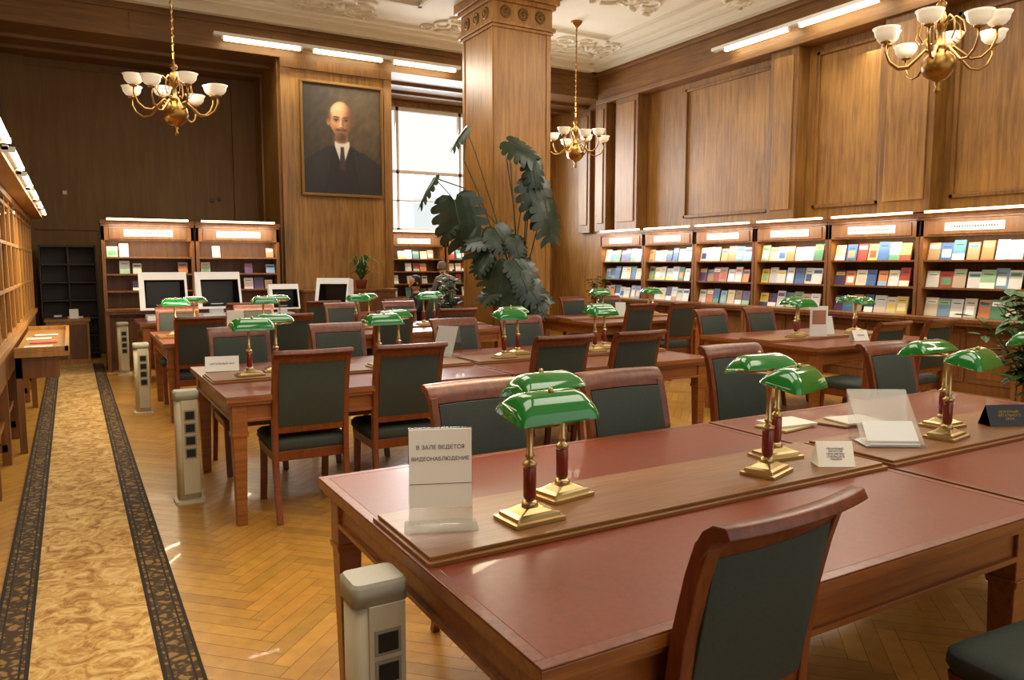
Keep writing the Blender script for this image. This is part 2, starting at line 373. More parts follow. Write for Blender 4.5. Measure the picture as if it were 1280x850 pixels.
for (cx,cy) in ((8.0,11.2),(7.1,8.9),(8.1,8.0),(8.0,5.0),(7.1,11.3),(3.6,11.25),(1.6,11.25),(5.6,11.25),(7.1,6.0)):
    for sg in (1,-1):
        spiral(cx+sg*0.32,cy,0.3,math.pi/2,1.4,sg); spiral(cx+sg*0.25,cy-0.33,0.18,0,1.2,-sg); spiral(cx+sg*0.55,cy+0.22,0.15,1,1.1,sg)
    b.lathe([(0.1,-0.05),(0.14,0.0)],'stucco',12,(cx,cy,CEIL))
    for k in range(8):
        a=k*math.pi/4; b.tube([(cx+0.08*math.cos(a),cy+0.08*math.sin(a),CEIL-0.02),(cx+0.2*math.cos(a),cy+0.2*math.sin(a),CEIL-0.01)],[0.05,0.02],'stucco',6)
put(b.mesh('ceiling_stucco_relief'),'ceiling_stucco_relief')
# ---------------------------------------------------------------- pillar
b=MB(); px0,py0,w=5.14,9.4,0.925; h=w/2
def pb(e,z0,z1,mat='pillar'): b.box(-h-e,-h-e,z0,h+e,h+e,z1,mat)
pb(0,0,CEIL); pb(0.04,0,0.25); pb(0.03,4.72,4.76); pb(0.06,4.76,4.81); pb(0.02,4.81,5.06); pb(0.06,5.06,5.12); pb(0.1,5.12,5.25)
for sx in (-1,1):
    for z0,z1 in ((0.3,4.72),):
        for e in (-h,h-0.07):
            b.box(e,sx*h-0.014,z0,e+0.07,sx*h+0.014,z1,'pillar'); b.box(sx*h-0.014,e,z0,sx*h+0.014,e+0.07,z1,'pillar')
for (cx,cy,ax) in ((-0.28,-h-0.0,'y'),(0.28,-h,'y'),(-h,-0.28,'x'),(-h,0.28,'x'),(0,-h,'y'),(-h,0,'x')):
    R=Matrix.Rotation(90*D2R,4,'X') if ax=='y' else Matrix.Rotation(-90*D2R,4,'Y')
    b.M=Matrix.Translation((cx-(0.02 if ax=='x' else 0),cy-(0.02 if ax=='y' else 0),4.935))@R
    b.lathe([(0.085,-0.01),(0.085,0.01),(0.06,0.02),(0.055,0.008),(0.03,0.012),(0.02,0.03)],'gold',16)
b.M=Matrix.Identity(4)
put(b.mesh('column'),'column',(px0+h,py0+h,0),bevel=0.006)
# ---------------------------------------------------------------- portrait
def sm(a,b_,x):
    t=max(0,min(1,(x-a)/(b_-a))); return t*t*(3-2*t)
def mix(c1,c2,t): return tuple(c1[i]*(1-t)+c2[i]*t for i in range(3))
def ell(x,y,cx,cy,rx,ry,soft=0.15):
    d=math.sqrt(((x-cx)/rx)**2+((y-cy)/ry)**2); return 1-sm(1-soft,1+soft,d)
from mathutils import noise as mn
def paint(x,y):
    br=mn.noise(Vector((x*0.16+y*0.05,y*0.11,1.7))); br2=mn.noise(Vector((x*0.7,y*0.45,4.1)))
    c=mix((40,31,18),(88,70,40),0.7*ell(x,y,76,54,52,72,0.9)); k=1+0.22*br+0.1*br2; c=tuple(q*k for q in c)
    sh=77+((abs(x-50)/50.0)**1.5)*24+br*2
    suit=(22,20,20); c=mix(c,suit,sm(sh-1.5,sh+2.5,y))
    c=mix(c,(46,42,38),0.55*ell(x,y,22,108,12,24,0.9)*sm(sh,sh+5,y)); c=mix(c,(36,33,31),0.5*ell(x,y,80,118,12,26,0.9))
    lap=sm(0,3,y-80)*(1-sm(0,1.6,abs(abs(x-51)-(9+(y-80)*0.22)))); c=mix(c,(7,7,7),0.8*lap)
    lap2=sm(0,3,y-82)*(1-sm(0,1.4,abs(abs(x-51)-(17+(y-84)*0.1))))*(1-sm(108,114,y)); c=mix(c,(52,48,44),0.45*lap2)
    if 70<y<112:
        hw=10*(1-(y-80)/31.0) if y>80 else 10
        c=mix(c,(204,194,174),(1-sm(hw-1.0,hw+0.6,abs(x-51)))*sm(72,75,y))
        tw=2.4+1.4*sm(84,104,y) 
        c=mix(c,(50,40,42),(1-sm(tw-0.6,tw+0.6,abs(x-51)))*sm(80,82,y))
    c=mix(c,(136,94,60),ell(x,y,50,69,9,9)*0.9*(1-sm(75,78,y)))
    rx=16.6 if y<44 else 16.6-5.4*sm(44,70,y)
    hd=ell(x,y,50,46,rx,25,0.07)
    sk=mix((196,148,102),(96,60,36),sm(-3,15,x-50)); sk=mix(sk,(140,94,60),sm(-9,-17,x-50)*0.75); sk=mix(sk,(224,184,138),0.7*ell(x,y,45.5,30.5,9,7,1.0))
    sk=mix(sk,(172,104,72),0.4*ell(x,y,41,54,5,4,0.9)); sk=mix(sk,(112,70,42),0.55*ell(x,y,41.5,61,4,6,0.9)); sk=mix(sk,(104,66,40),0.5*ell(x,y,58.5,60,4,7,0.9))
    sk=tuple(q*(1+0.09*br2+0.05*br) for q in sk)
    c=mix(c,(160,110,74),ell(x,y,33.6,49,2.2,4.4,0.25)); c=mix(c,(90,58,36),ell(x,y,66.2,49,2.0,4.4,0.25))
    c=mix(c,sk,hd)
    for s_ in (-1,1): c=mix(c,(78,52,34),0.7*ell(x,y,50+s_*15.8,40,2.8,8,0.7))
    c=mix(c,(92,58,34),0.85*ell(x,y,50,66.5,7.0,7,0.6)); c=mix(c,(56,36,22),0.65*ell(x,y,51,69,4.5,5,0.8)); c=mix(c,(124,84,52),0.4*ell(x,y,47.5,66,2,4,0.9))
    c=mix(c,(84,52,30),0.9*ell(x,y,46.5,58.4,4.4,1.8,0.55)); c=mix(c,(72,44,26),0.9*ell(x,y,53.8,58.4,4.4,1.8,0.55)); c=mix(c,(146,78,60),0.85*ell(x,y,50,61.3,3.6,1.0,0.4))
    for ex,ss in ((43.6,1),(56.8,-1)):
        c=mix(c,(108,70,44),0.8*ell(x,y,ex,45.0,4.6,3.2,0.7)); c=mix(c,(150,112,82),0.5*ell(x,y,ex,48.6,3.4,0.8,0.7)); c=mix(c,(176,156,134),0.55*ell(x,y,ex,46,2.6,0.9,0.4)); c=mix(c,(26,17,12),ell(x,y,ex,46,1.25,1.1,0.4)); c=mix(c,(40,26,16),0.85*ell(x,y,ex,44.9,3.2,0.6,0.5))
        for q in (-3,-1.5,0,1.5,3): c=mix(c,(70,44,28),0.7*ell(x,y,ex+q,41.6-0.3*abs(q-ss)*0.5+0.12*q*q*0.5,1.5,0.9,0.8))
    c=mix(c,(110,70,44),0.7*ell(x,y,52.6,50,1.6,5.5,0.8)); c=mix(c,(226,182,134),0.6*ell(x,y,49.2,50,1.1,5,0.8)); c=mix(c,(216,160,114),0.5*ell(x,y,49.4,53.6,1.8,1.4,0.8)); c=mix(c,(84,48,30),0.7*ell(x,y,50.6,55.5,3.2,0.8,0.6))
    for fy in (33.5,36.5): c=mix(c,(140,96,62),0.25*ell(x,y,50,fy,9,0.6,0.8))
    return c
def portrait():
    W,H=1.32,1.75; nx,ny=130,176
    me=bpy.data.meshes.new('canvas'); vs=[];fs=[];cols=[]
    for j in range(ny+1):
        for i in range(nx+1):
            vs.append((-W/2+W*i/nx,0,H/2-H*j/ny)); c=paint(104*i/nx,145*j/ny); cols+= [s2l(max(0,c[0])),s2l(max(0,c[1])),s2l(max(0,c[2])),1]
    for j in range(ny):
        for i in range(nx):
            a=j*(nx+1)+i; fs.append((a,a+nx+1,a+nx+2,a+1))
    me.from_pydata(vs,[],fs); ca=me.color_attributes.new('Col','FLOAT_COLOR','POINT'); ca.data.foreach_set('color',cols); me.materials.append(M['paint'])
    b=MB(); f=0.035
    for (x0,z0,x1,z1) in ((-W/2-f,-H/2-f,W/2+f,-H/2),(-W/2-f,H/2,W/2+f,H/2+f),(-W/2-f,-H/2,-W/2,H/2),(W/2,-H/2,W/2+f,H/2)): b.box(x0,-0.035,z0,x1,0.03,z1,'gold')
    f2=0.01
    for (x0,z0,x1,z1) in ((-W/2,-H/2,W/2,-H/2+f2),(-W/2,H/2-f2,W/2,H/2),(-W/2,-H/2,-W/2+f2,H/2),(W/2-f2,-H/2,W/2,H/2)): b.box(x0,-0.02,z0,x1,0.03,z1,'brassdull')
    b.box(-W/2,0.005,-H/2,W/2,0.03,H/2,'black')
    o=put(b.mesh('portrait_painting'),'portrait_painting',(3.98,YB-0.065,3.515),bevel=0.006)
    put(me,'canvas',parent=o)
portrait()
# ---------------------------------------------------------------- chair
def chair_mesh():
    b=MB()
    def dfm(p):
        k=max(0,min(1,(p.z-0.5)/0.3)); return (p.x,p.y-0.025*k*(1-(p.x/0.23)**2),p.z)
    b.def_=dfm
    stile=[(-0.285,0.0),(-0.235,0.16),(-0.205,0.32),(-0.2,0.46),(-0.208,0.6),(-0.228,0.76),(-0.258,0.89),(-0.282,0.965)]
    th=[0.028,0.036,0.042,0.046,0.042,0.038,0.036,0.034]
    for sx in (-1,1): b.strip(stile,th,sx*0.208-0.0165,sx*0.208+0.0165,'cherry')
    b.strip([(-0.272,0.938),(-0.283,0.962),(-0.298,0.985),(-0.318,0.999),(-0.338,1.002),(-0.346,0.99)],[0.024,0.028,0.032,0.034,0.03,0.018],-0.228,0.228,'cherry',10,True)
    b.strip([(-0.201,0.56),(-0.228,0.76),(-0.268,0.938)],[0.045,0.052,0.034],-0.192,0.192,'uph',8,True)
    b.strip([(-0.2,0.52),(-0.204,0.565)],0.034,-0.2,0.2,'cherry',8)
    b.def_=None
    b.rstack([(0.40,0.215,0.215,0.03),(0.43,0.232,0.232,0.04),(0.462,0.232,0.232,0.05),(0.478,0.215,0.215,0.05),(0.485,0.17,0.17,0.05)],'uph',0,0.035)
    b.rstack([(0.345,0.215,0.215,0.02),(0.405,0.222,0.222,0.02)],'cherry',0,0.035,smooth=False)
    for sx in (-1,1):
        b.strip([(0.27,0.0),(0.235,0.16),(0.22,0.3),(0.222,0.4)],[0.026,0.032,0.04,0.046],sx*0.195-0.02,sx*0.195+0.02,'cherry')
    return b.mesh('library_chair')
CH=chair_mesh()
def chair(x,y,r=0): put(CH,'library_chair',(x,y,0),r+random.uniform(-2,2),0.005)
# ---------------------------------------------------------------- table
def table_mesh(W,Dp,board=True):
    b=MB(); t=0.76
    b.box(0,0,t-0.035,W,Dp,t-0.004,'tablewood'); b.box(0.015,0.015,t-0.055,W-0.015,Dp-0.015,t-0.035,'tablewood')
    e=0.03
    b.box(e,e,t-0.004,W-e,Dp-e,t,'leather')
    for q in ((0,0,W,e),(0,Dp-e,W,Dp),(0,e,e,Dp-e),(W-e,e,W,Dp-e)): b.box(q[0],q[1],t-0.004,q[2],q[3],t+0.001,'cherry')
    a=0.045
    b.box(a,a,0.61,W-a,a+0.03,t-0.055,'tablewood'); b.box(a,Dp-a-0.03,0.61,W-a,Dp-a,t-0.055,'tablewood')
    b.box(a,a,0.61,a+0.03,Dp-a,t-0.055,'tablewood'); b.box(W-a-0.03,a,0.61,W-a,Dp-a,t-0.055,'tablewood')
    b.box(a-0.012,a-0.012,0.605,W-a+0.012,a+0.01,0.622,'tablewood'); b.box(a-0.012,a,0.605,a+0.01,Dp-a,0.622,'tablewood')
    for lx in (a+0.03,W-a-0.03):
        for ly in (a+0.03,Dp-a-0.03):
            b.rstack([(0,0.028,0.028,0.003),(0.52,0.04,0.04,0.003)],'tablewood',lx,ly,1,False)
            b.rstack([(0.52,0.045,0.045,0.004),(0.545,0.049,0.049,0.004)],'tablewood',lx,ly,1,False)
            b.rstack([(0.545,0.043,0.043,0.003),(t-0.055,0.043,0.043,0.003)],'tablewood',lx,ly,1,False)
    if board:
        cy=Dp/2; b.box(0.01,cy-0.2,t,W-0.01,cy+0.2,t+0.012,'board'); b.box(0.02,cy-0.185,t+0.012,W-0.02,cy+0.185,t+0.022,'board')
    return b.mesh('reading_table')
TW,TD=1.83,1.46
TB=table_mesh(TW,TD); TB2=table_mesh(TW,1.0,False)
ROW=[1.12,4.40,7.68]
COLA,COLB,COLC=0.71,2.56,5.65
TOPZ=0.783; LZ=0.7625
# ---------------------------------------------------------------- banker's lamp (shade overhangs -Y)
def lamp_mesh():
    b=MB()
    b.rstack([(0,0.085,0.062,0.006),(0.010,0.085,0.062,0.006),(0.012,0.074,0.052,0.006),(0.022,0.072,0.05,0.006),(0.026,0.055,0.038,0.006),(0.038,0.03,0.026,0.01)],'brass',q=2,smooth=False)
    b.lathe([(0.026,0.036),(0.022,0.05),(0.013,0.058)],'brass',16)
    b.lathe([(0.015,0.056),(0.019,0.066),(0.019,0.145),(0.015,0.155)],'redstem',16)
    b.lathe([(0.02,0.153),(0.021,0.162),(0.012,0.168),(0.010,0.175),(0.014,0.182),(0.0095,0.188),(0.0095,0.305),(0.014,0.31),(0.014,0.32),(0.005,0.325)],'brass',14)
    b.tube([(0,0,0.31),(0,-0.04,0.332),(0,-0.085,0.345)],0.006,'brass',8)
    for sx in (-1,1): b.tube([(sx*0.002,-0.0,0.312),(sx*0.06,-0.005,0.317),(sx*0.11,-0.04,0.32),(sx*0.132,-0.08,0.32)],0.0045,'brass',6)
    b.M=Matrix.Translation((0,-0.085,0.316))@Matrix.Rotation(12*D2R,4,'X')
    b.rstack([(0.0,0.134,0.072,0.022),(0.010,0.132,0.070,0.024),(0.028,0.126,0.060,0.03),(0.045,0.114,0.045,0.032),(0.057,0.098,0.028,0.026),(0.062,0.08,0.013,0.012)],'green',q=5,capbot=False)
    b.rstack([(0.0,0.132,0.070,0.022),(0.012,0.127,0.065,0.022),(0.0125,0.06,0.04,0.02)],'greenin',q=5,capbot=False)
    b.tube([(0,0,0.061),(0,0,0.074)],[0.01,0.004],'brass',8)
    b.M=Matrix.Identity(4)
    return b.mesh('bankers_lamp')
LM=lamp_mesh()
def lamppair(x,y,z=TOPZ,r1=None,r2=None):
    put(LM,'bankers_lamp',(x,y-0.045,z),random.uniform(-5,8) if r1 is None else r1); put(LM,'bankers_lamp',(x+0.2,y+0.09,z),180+(random.uniform(-6,6) if r2 is None else r2))
# ---------------------------------------------------------------- power post
def post_mesh():
    b=MB()
    b.rstack([(0,0.09,0.085,0.03),(0.015,0.088,0.083,0.03),(0.02,0.07,0.062,0.03)],'cream',q=4,smooth=False)
    b.rstack([(0.02,0.068,0.058,0.03),(0.655,0.068,0.058,0.03)],'cream',q=5)
    b.rstack([(0.655,0.073,0.063,0.02),(0.705,0.073,0.063,0.02)],'creamd',q=3)
    b.rstack([(0.705,0.073,0.063,0.02),(0.712,0.066,0.056,0.018)],'creamd',q=3,smooth=False)
    b.box(-0.035,-0.068,0.06,0.06,-0.052,0.655,'cream')
    for z in (0.56,0.48,0.40,0.32):
        b.box(-0.022,-0.072,z-0.033,0.046,-0.064,z+0.033,'creamd'); b.box(-0.014,-0.075,z-0.024,0.038,-0.070,z+0.024,'black')
    return b.mesh('power_outlet_post')
PM=post_mesh()
for x,y in ((0.63,1.80),(0.585,5.12),(0.57,8.45),(0.57,11.6)): put(PM,'power_outlet_post',(x,y,0.0))
# ---------------------------------------------------------------- place tables, lamps, chairs
for r in ROW:
    for cx in (COLA,COLB): put(TB,'reading_table',(cx,r,0),0,0.004)
cy=ROW[0]+TD/2-0.02
lamppair(1.09,cy,r1=3,r2=10); lamppair(2.05,cy,r1=18,r2=-4); lamppair(3.12,cy,r1=10,r2=0); lamppair(4.03,cy)
for ri,r in enumerate(ROW[1:]):
    offs=((0.26,1.14),(0.30,1.16)) if ri==0 else ((0.18,1.05),(0.22,1.05))
    for cx,of in zip((COLA,COLB),offs):
        cy=r+TD/2-0.02; lamppair(cx+of[0],cy); lamppair(cx+of[1],cy)
    put(TB,'reading_table',(COLC,r,0),0,0.004); lamppair(COLC+0.5,r+0.7); lamppair(COLC+1.4,r+0.7)
for cx in (COLA,COLB): put(TB2,'reading_table',(cx,10.45,0),0,0.004)
chair(1.215,1.335,3); chair(2.2,0.84,-4); chair(3.5,1.2)
chair(1.44,2.47,180); chair(2.15,2.43,178); chair(3.42,2.98,176); chair(4.36,2.6,180)
for x in (1.19,1.80,2.93,3.58): chair(x,4.64,0)
for x in (1.1,1.88,2.95,3.62): chair(x,5.82,180)
for x in (1.02,1.86,2.95,3.7): chair(x,7.9,0); chair(x,9.08,180)
for x in (6.0,6.72): chair(x,4.25,3); chair(x,5.75,182); chair(x+0.1,7.65,0)
chair(6.45,9.05,180); chair(7.1,9.05,180)
for x in (1.1,1.9,2.9): chair(x,10.35,0)
chair(3.9,10.3,5)
# ---------------------------------------------------------------- bookcases
PAL=[(236,232,222),(225,214,184),(178,62,48),(62,98,150),(86,140,98),(228,200,100),(240,240,235),(140,176,204),(176,138,94),(96,72,116),(214,214,214),(214,134,80),(238,230,206),(150,184,138),(54,72,108),(212,184,158),(238,236,228),(80,134,142),(232,216,160),(228,226,220),(244,240,228)]
def book_faceout(b,x,y,z,w,h,tilt=12):
    save=b.M; b.M=save@Matrix.Translation((x,y,z))@Matrix.Rotation(-tilt*D2R,4,'X')
    c=random.choice(PAL); k=random.uniform(0.8,0.97); col=rgb(c[0]*k,c[1]*k,c[2]*k); d=random.choice((0.008,0.015,0.022))
    b.box(-w/2,0,0,w/2,d,h,'books',col)
    c2=random.choice(PAL); col2=rgb(*c2)
    u=random.random()
    if u<0.4: b.quad((-w*0.42,-0.001,h*0.66),(w*0.42,-0.001,h*0.66),(w*0.42,-0.001,h*0.88),(-w*0.42,-0.001,h*0.88),'books',col2)
    elif u<0.75: b.quad((-w*0.35,-0.001,h*0.15),(w*0.35,-0.001,h*0.15),(w*0.35,-0.001,h*0.6),(-w*0.35,-0.001,h*0.6),'books',col2)
    else: b.quad((-w*0.5,-0.001,h*0.0),(w*0.5,-0.001,h*0.0),(w*0.5,-0.001,h*0.3),(-w*0.5,-0.001,h*0.3),'books',col2)
    b.quad((-w*0.3,-0.0015,h*0.74),(w*0.3,-0.0015,h*0.74),(w*0.3,-0.0015,h*0.78),(-w*0.3,-0.0015,h*0.78),'books',rgb(40,35,40))
    b.M=save
def bookcase(loc,rz,W,D=0.38,density=1.0,light=6,H=2.06,rows=3):
    b=MB(); t=0.045; hw=W/2; L=0.87
    for s_ in (-1,1): b.box(s_*hw-(t if s_>0 else 0),-D,L,s_*hw+(t if s_<0 else 0),0,H,'case')
    b.box(-hw,-0.02,L,hw,0,H,'caseback')
    b.box(-hw-0.005,-D-0.07,H,hw+0.005,0,H+0.05,'case'); b.box(-hw,-D-0.03,H-0.03,hw,0,H,'case')
    b.box(-hw+0.08,-D-0.075,H+0.052,hw-0.08,-D-0.03,H+0.078,'ctube')
    b.box(-hw,-D,1.83,hw,-D+0.03,H-0.03,'case'); b.box(-hw+0.1,-D-0.012,1.85,hw-0.1,-D,H-0.05,'caseback')
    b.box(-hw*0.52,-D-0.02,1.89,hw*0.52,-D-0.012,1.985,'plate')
    zs=(1.55,1.22) if rows==3 else (1.60,1.36,1.12)
    for z in zs: b.box(-hw+t,-D+0.02,z-0.025,hw-t,-0.02,z,'case')
    b.box(-hw-0.0,-D-0.22,L-0.04,hw,0,L,'case'); b.box(-hw+0.0,-D-0.20,L-0.075,hw,-D-0.18,L-0.04,'case')
    b.box(-hw,-D,0.0,hw,0,L-0.04,'case')
    nd=2
    for i in range(nd):
        x0=-hw+0.05+i*(W-0.06)/nd; x1=x0+(W-0.06)/nd-0.04
        b.box(x0,-D-0.015,0.12,x1,-D,L-0.12,'caseback')
        b.box(x0+0.06,-D-0.022,0.18,x1-0.06,-D-0.015,L-0.18,'case')
    for s_ in (-1,1): b.box(s_*hw-(0.05 if s_>0 else 0),-D-0.19,0.0,s_*hw+(0.05 if s_<0 else 0),-D,L-0.04,'case')
    o=put(b.mesh('bookcase'),'bookcase',loc,rz,0.003)
    b=MB()
    for z in zs+(0.87,):
        x=-hw+t+0.09
        while x<hw-t-0.07:
            if random.random()<density:
                w=random.uniform(0.125,0.165); hh=random.uniform(0.19,0.24) if rows==3 else random.uniform(0.13,0.19); book_faceout(b,x,-D+0.06+random.uniform(0,0.02),z+0.002,w if rows==3 else w*0.85,hh)
            x+=random.uniform(0.14,0.17)
    put(b.mesh('books'),'books',parent=o)
    b=MB(); x=-hw*0.4
    while x<hw*0.4:
        b.box(x,-D-0.0215,1.925,x+0.018,-D-0.0203,1.95,'ink'); x+=0.03
    put(b.mesh('title_lettering'),'title_lettering',parent=o)
    if light: area('case_light',(0,-D+0.03,1.81),(0,0.35,-1),W*0.85,0.04,light*0.6,(1,0.9,0.72),o); area('ledge_light',(0,-D-0.2,2.04),(0,0.35,-1),W*0.8,0.05,light*1.2,(1,0.9,0.72),o)
    return o
yc=11.47
while yc>1.5:
    bookcase((XR-0.01,yc,0),-90,1.29,density=0.99,light=7); yc-=1.3
bookcase((0.99,YB-0.02,0),0,1.21,density=0.3,light=9,rows=4); bookcase((2.22,YB-0.02,0),0,1.21,density=0.33,light=9,rows=4)
bookcase((5.75,14.1,0),0,1.3,density=0.8,light=5,rows=4)
bookcase((7.1,14.1,0),0,1.3,density=0.8,light=5,rows=4)
b=MB(); b.box(0,0,0.05,1.5,0.4,1.05,'case'); b.box(-0.02,-0.02,1.05,1.52,0.42,1.09,'case')
for i in range(3): b.box(0.04+i*0.49,-0.012,0.12,0.48+i*0.49,0,0.98,'caseback')
b.box(0.02,0.02,0,1.48,0.38,0.05,'black')
put(b.mesh('low_cabinet'),'low_cabinet',(3.2,12.02,0),0,0.004)
b=MB(); W=0.78
for x in (0,W/2-0.012,W-0.025): b.box(x,0,0,x+0.025,0.35,1.8,'darkmetal')
b.box(0,0.33,0,W,0.35,1.8,'darkmetal')
for i in range(7): b.box(0,0,0.08+i*0.28,W,0.35,0.105+i*0.28,'darkmetal')
put(b.mesh('open_shelf_rack'),'open_shelf_rack',(-0.42,13.75,0),0,0.003)
b=MB(); b.box(0,0,0,0.56,0.5,0.64,'wallc'); b.box(-0.02,-0.02,0.64,0.58,0.52,0.68,'wallc'); b.box(0.03,-0.01,0.08,0.26,0,0.6,'caseback'); b.box(0.30,-0.01,0.08,0.53,0,0.6,'caseback')
put(b.mesh('catalogue_cabinet'),'catalogue_cabinet',(-0.36,13.1,0),0,0.004)
b=MB(); b.box(0,0,0,0.12,0.08,0.14,'paper'); b.box(-0.22,0.02,0,-0.08,0.2,0.03,'black'); b.box(-0.2,0.03,0.03,-0.1,0.18,0.05,'paperw'); b.box(-0.02,0.1,0,0.18,0.25,0.02,'paperw')
put(b.mesh('stack_of_papers'),'stack_of_papers',(-0.05,13.2,0.681))
# ---------------------------------------------------------------- left glazed cabinets
def leftcab():
    b=MB(); x0,x1=XL+0.01,-0.45; y0,y1=0.5,12.35; z0,z1=0.9,2.05
    b.box(x0,y0,z0,x0+0.02,y1,z1,'wallc'); b.box(x0,y0,z1,x1+0.02,y1,z1+0.05,'wallc'); b.box(x0,y0,z1+0.06,-0.30,y1,z1+0.09,'wallc')
    b.box(x0,y0,z0-0.05,x1+0.03,y1,z0,'wallc')
    nb=20; dy=(y1-y0)/nb
    for i in range(nb+1):
        y=y0+i*dy; b.box(x1-0.03,y-0.02,z0,x1,y+0.02,z1,'wallc')
        if i%2==0: b.box(x0,y-0.015,z0,x1-0.03,y+0.015,z1,'wallc')
    for z in (z0,1.27,1.66,z1-0.06): b.box(x1-0.025,y0,z,x1-0.002,y1,z+0.03,'wallc')
    for z in (1.27,1.66): b.box(x0,y0,z,x1-0.04,y1,z+0.02,'wallc')
    y=y0+0.2
    while y<y1:
        b.box(x0,y,0,x0+0.06,y+0.05,0.85,'case'); b.box(x1-0.06,y,0.0,x1,y+0.05,0.85,'case'); b.box(x0,y,0.1,x1-0.02,y+0.05,0.16,'case'); y+=1.0
    b.box(x0,y0,0.30,x1-0.03,y1,0.34,'case'); b.box(x1-0.05,y0,0.62,x1,y1,0.85,'case')
    b.box(x0,y0,0,x0+0.02,y1,0.85,'caseback')
    o=put(b.mesh('glazed_wall_cabinet'),'glazed_wall_cabinet',bevel=0.003)
    b=MB()
    for z in (0.905,1.295,1.685):
        y=y0+0.05
        while y<y1-0.06:
            w=random.uniform(0.02,0.05); h=random.uniform(0.16,0.27); c=random.choice(((150,96,56),(206,164,96),(140,104,66),(214,184,130),(110,110,100),(180,120,66),(226,200,150))); k=random.uniform(0.85,1.1)
            b.box(x0+0.03,y,z,x0+0.22,y+w,z+h,'books',rgb(*(min(255,q*k) for q in c))); y+=w+0.002
    put(b.mesh('books'),'books',parent=o)
    b=MB(); b.box(x1-0.014,y0,z0,x1-0.01,y1,z1,'glass')
    put(b.mesh('glass_panes'),'glass_panes',parent=o)
    b=MB(); y=1.2
    while y<12.0:
        b.tube([(-0.26,y,2.165),(-0.26,y+1.0,2.165)],0.016,'tube',8); b.box(-0.31,y-0.03,2.16,-0.28,y+1.03,2.19,'white'); b.box(-0.31,y-0.03,2.15,-0.245,y,2.18,'white'); b.box(-0.31,y+1.0,2.15,-0.245,y+1.03,2.18,'white'); y+=1.4
    y=y0+0.3
    while y<y1: b.box(-0.36,y,2.14,-0.30,y+0.03,2.18,'white'); y+=1.4
    put(b.mesh('strip_lights'),'strip_lights',parent=o)
    area('cabinet_glow',(-0.47,9,2.02),(-0.3,0,-1),0.05,6,80,(1,0.84,0.56),o)
    area('cabinet_glow_b',(-0.47,3,2.02),(-0.3,0,-1),0.05,5,40,(1,0.84,0.56),o)
    area('strip_glow',(-0.2,8,2.13),(-0.75,0,-1),0.05,8,70,(1,0.87,0.62),o)
leftcab()
b=MB(); b.box(0,0,0.77,0.37,2.4,0.81,'wallc'); b.box(0,0,0.81,0.37,0.03,0.85,'wallc'); b.box(0.34,0,0.81,0.37,2.4,0.85,'wallc'); b.box(0,2.37,0.81,0.37,2.4,0.85,'wallc')
b.box(0.0,0.05,0,0.05,0.1,0.77,'case'); b.box(0.0,2.28,0,0.05,2.33,0.77,'case'); b.box(0,0.05,0.6,0.3,0.1,0.77,'case')
for i,(x,y,c) in enumerate(((0.15,0.4,(225,220,205)),(0.18,0.8,(200,60,50)),(0.13,1.2,(230,225,215)),(0.18,1.6,(180,190,200)))):
    b.box(x-0.1,y-0.07,0.811,x+0.1,y+0.08,0.82,'books',rgb(*c))
put(b.mesh('display_ledge'),'display_ledge',(-0.415,7.0,0),0,0.003)
# ---------------------------------------------------------------- chandeliers
def chand_mesh(rod,phase):
    b=MB()
    b.lathe([(0.0,-0.40),(0.02,-0.385),(0.03,-0.36),(0.015,-0.335),(0.03,-0.31),(0.02,-0.29),(0.07,-0.27),(0.125,-0.22),(0.145,-0.16),(0.13,-0.09),(0.08,-0.04),(0.035,-0.015),(0.05,0.0),(0.05,0.02),(0.025,0.04),(0.022,0.14),(0.05,0.17),(0.055,0.22),(0.035,0.29),(0.02,0.33),(0.045,0.35),(0.04,0.38),(0.015,0.40),(0.01,0.45)],'brassdull',20)
    b.tube([(0,0,0.44),(0,0,rod)],0.009,'brassdull',8)
    z=0.5
    while z<rod-0.1: b.lathe([(0.009,0),(0.019,0.02),(0.009,0.04)],'brassdull',8,(0,0,z)); z+=0.09
    b.lathe([(0.01,-0.12),(0.03,-0.09),(0.09,-0.03),(0.10,0)],'brassdull',16,(0,0,rod))
    n=8
    for i in range(n):
        a=2*math.pi*i/n+phase; c,s_=math.cos(a),math.sin(a); R=0.5 if i%2 else 0.43; dz=0.0 if i%2 else 0.06
        prof=[(0.05,-0.06),(0.13,-0.02),(0.2,-0.09),(0.29,-0.17),(0.38,-0.18),(0.46,-0.13),(0.50,-0.05),(0.50,0.02)]
        b.tube([(c*r*R/0.5,s_*r*R/0.5,z+dz*r*2) for r,z in prof],[0.011,0.012,0.012,0.012,0.011,0.011,0.010,0.009],'brassdull',8)
        b.tube([(c*r,s_*r,z) for r,z in ((0.06,0.2),(0.12,0.25),(0.18,0.2),(0.2,0.1),(0.16,0.04),(0.12,0.07))],0.007,'brassdull',6)
        o=(c*R,s_*R,dz+0.02)
        b.lathe([(0.012,0),(0.04,0.012),(0.045,0.022),(0.02,0.03)],'brassdull',12,o)
        b.lathe([(0.025,0.03),(0.065,0.042),(0.092,0.075),(0.1,0.115),(0.114,0.135),(0.102,0.125),(0.082,0.085),(0.055,0.052),(0.02,0.045)],'bowl',16,o)
    return b.mesh('brass_chandelier')
for (x,y,z,e,ph) in ((1.04,8.9,3.22,0.93,0.2),(7.0,10.1,3.38,0.93,0.5),(5.93,3.62,3.17,0.88,0.35)):
    o=put(chand_mesh((CEIL-z)/e,ph),'brass_chandelier',(x,y,z),0,scale=e)
    l=bpy.data.lights.new('bulbs','POINT'); l.energy=40; l.color=(1,0.88,0.68); l.shadow_soft_size=0.3
    lo=bpy.data.objects.new('bulbs',l); scene.collection.objects.link(lo); lo.location=(0,0,0.33); lo.parent=o
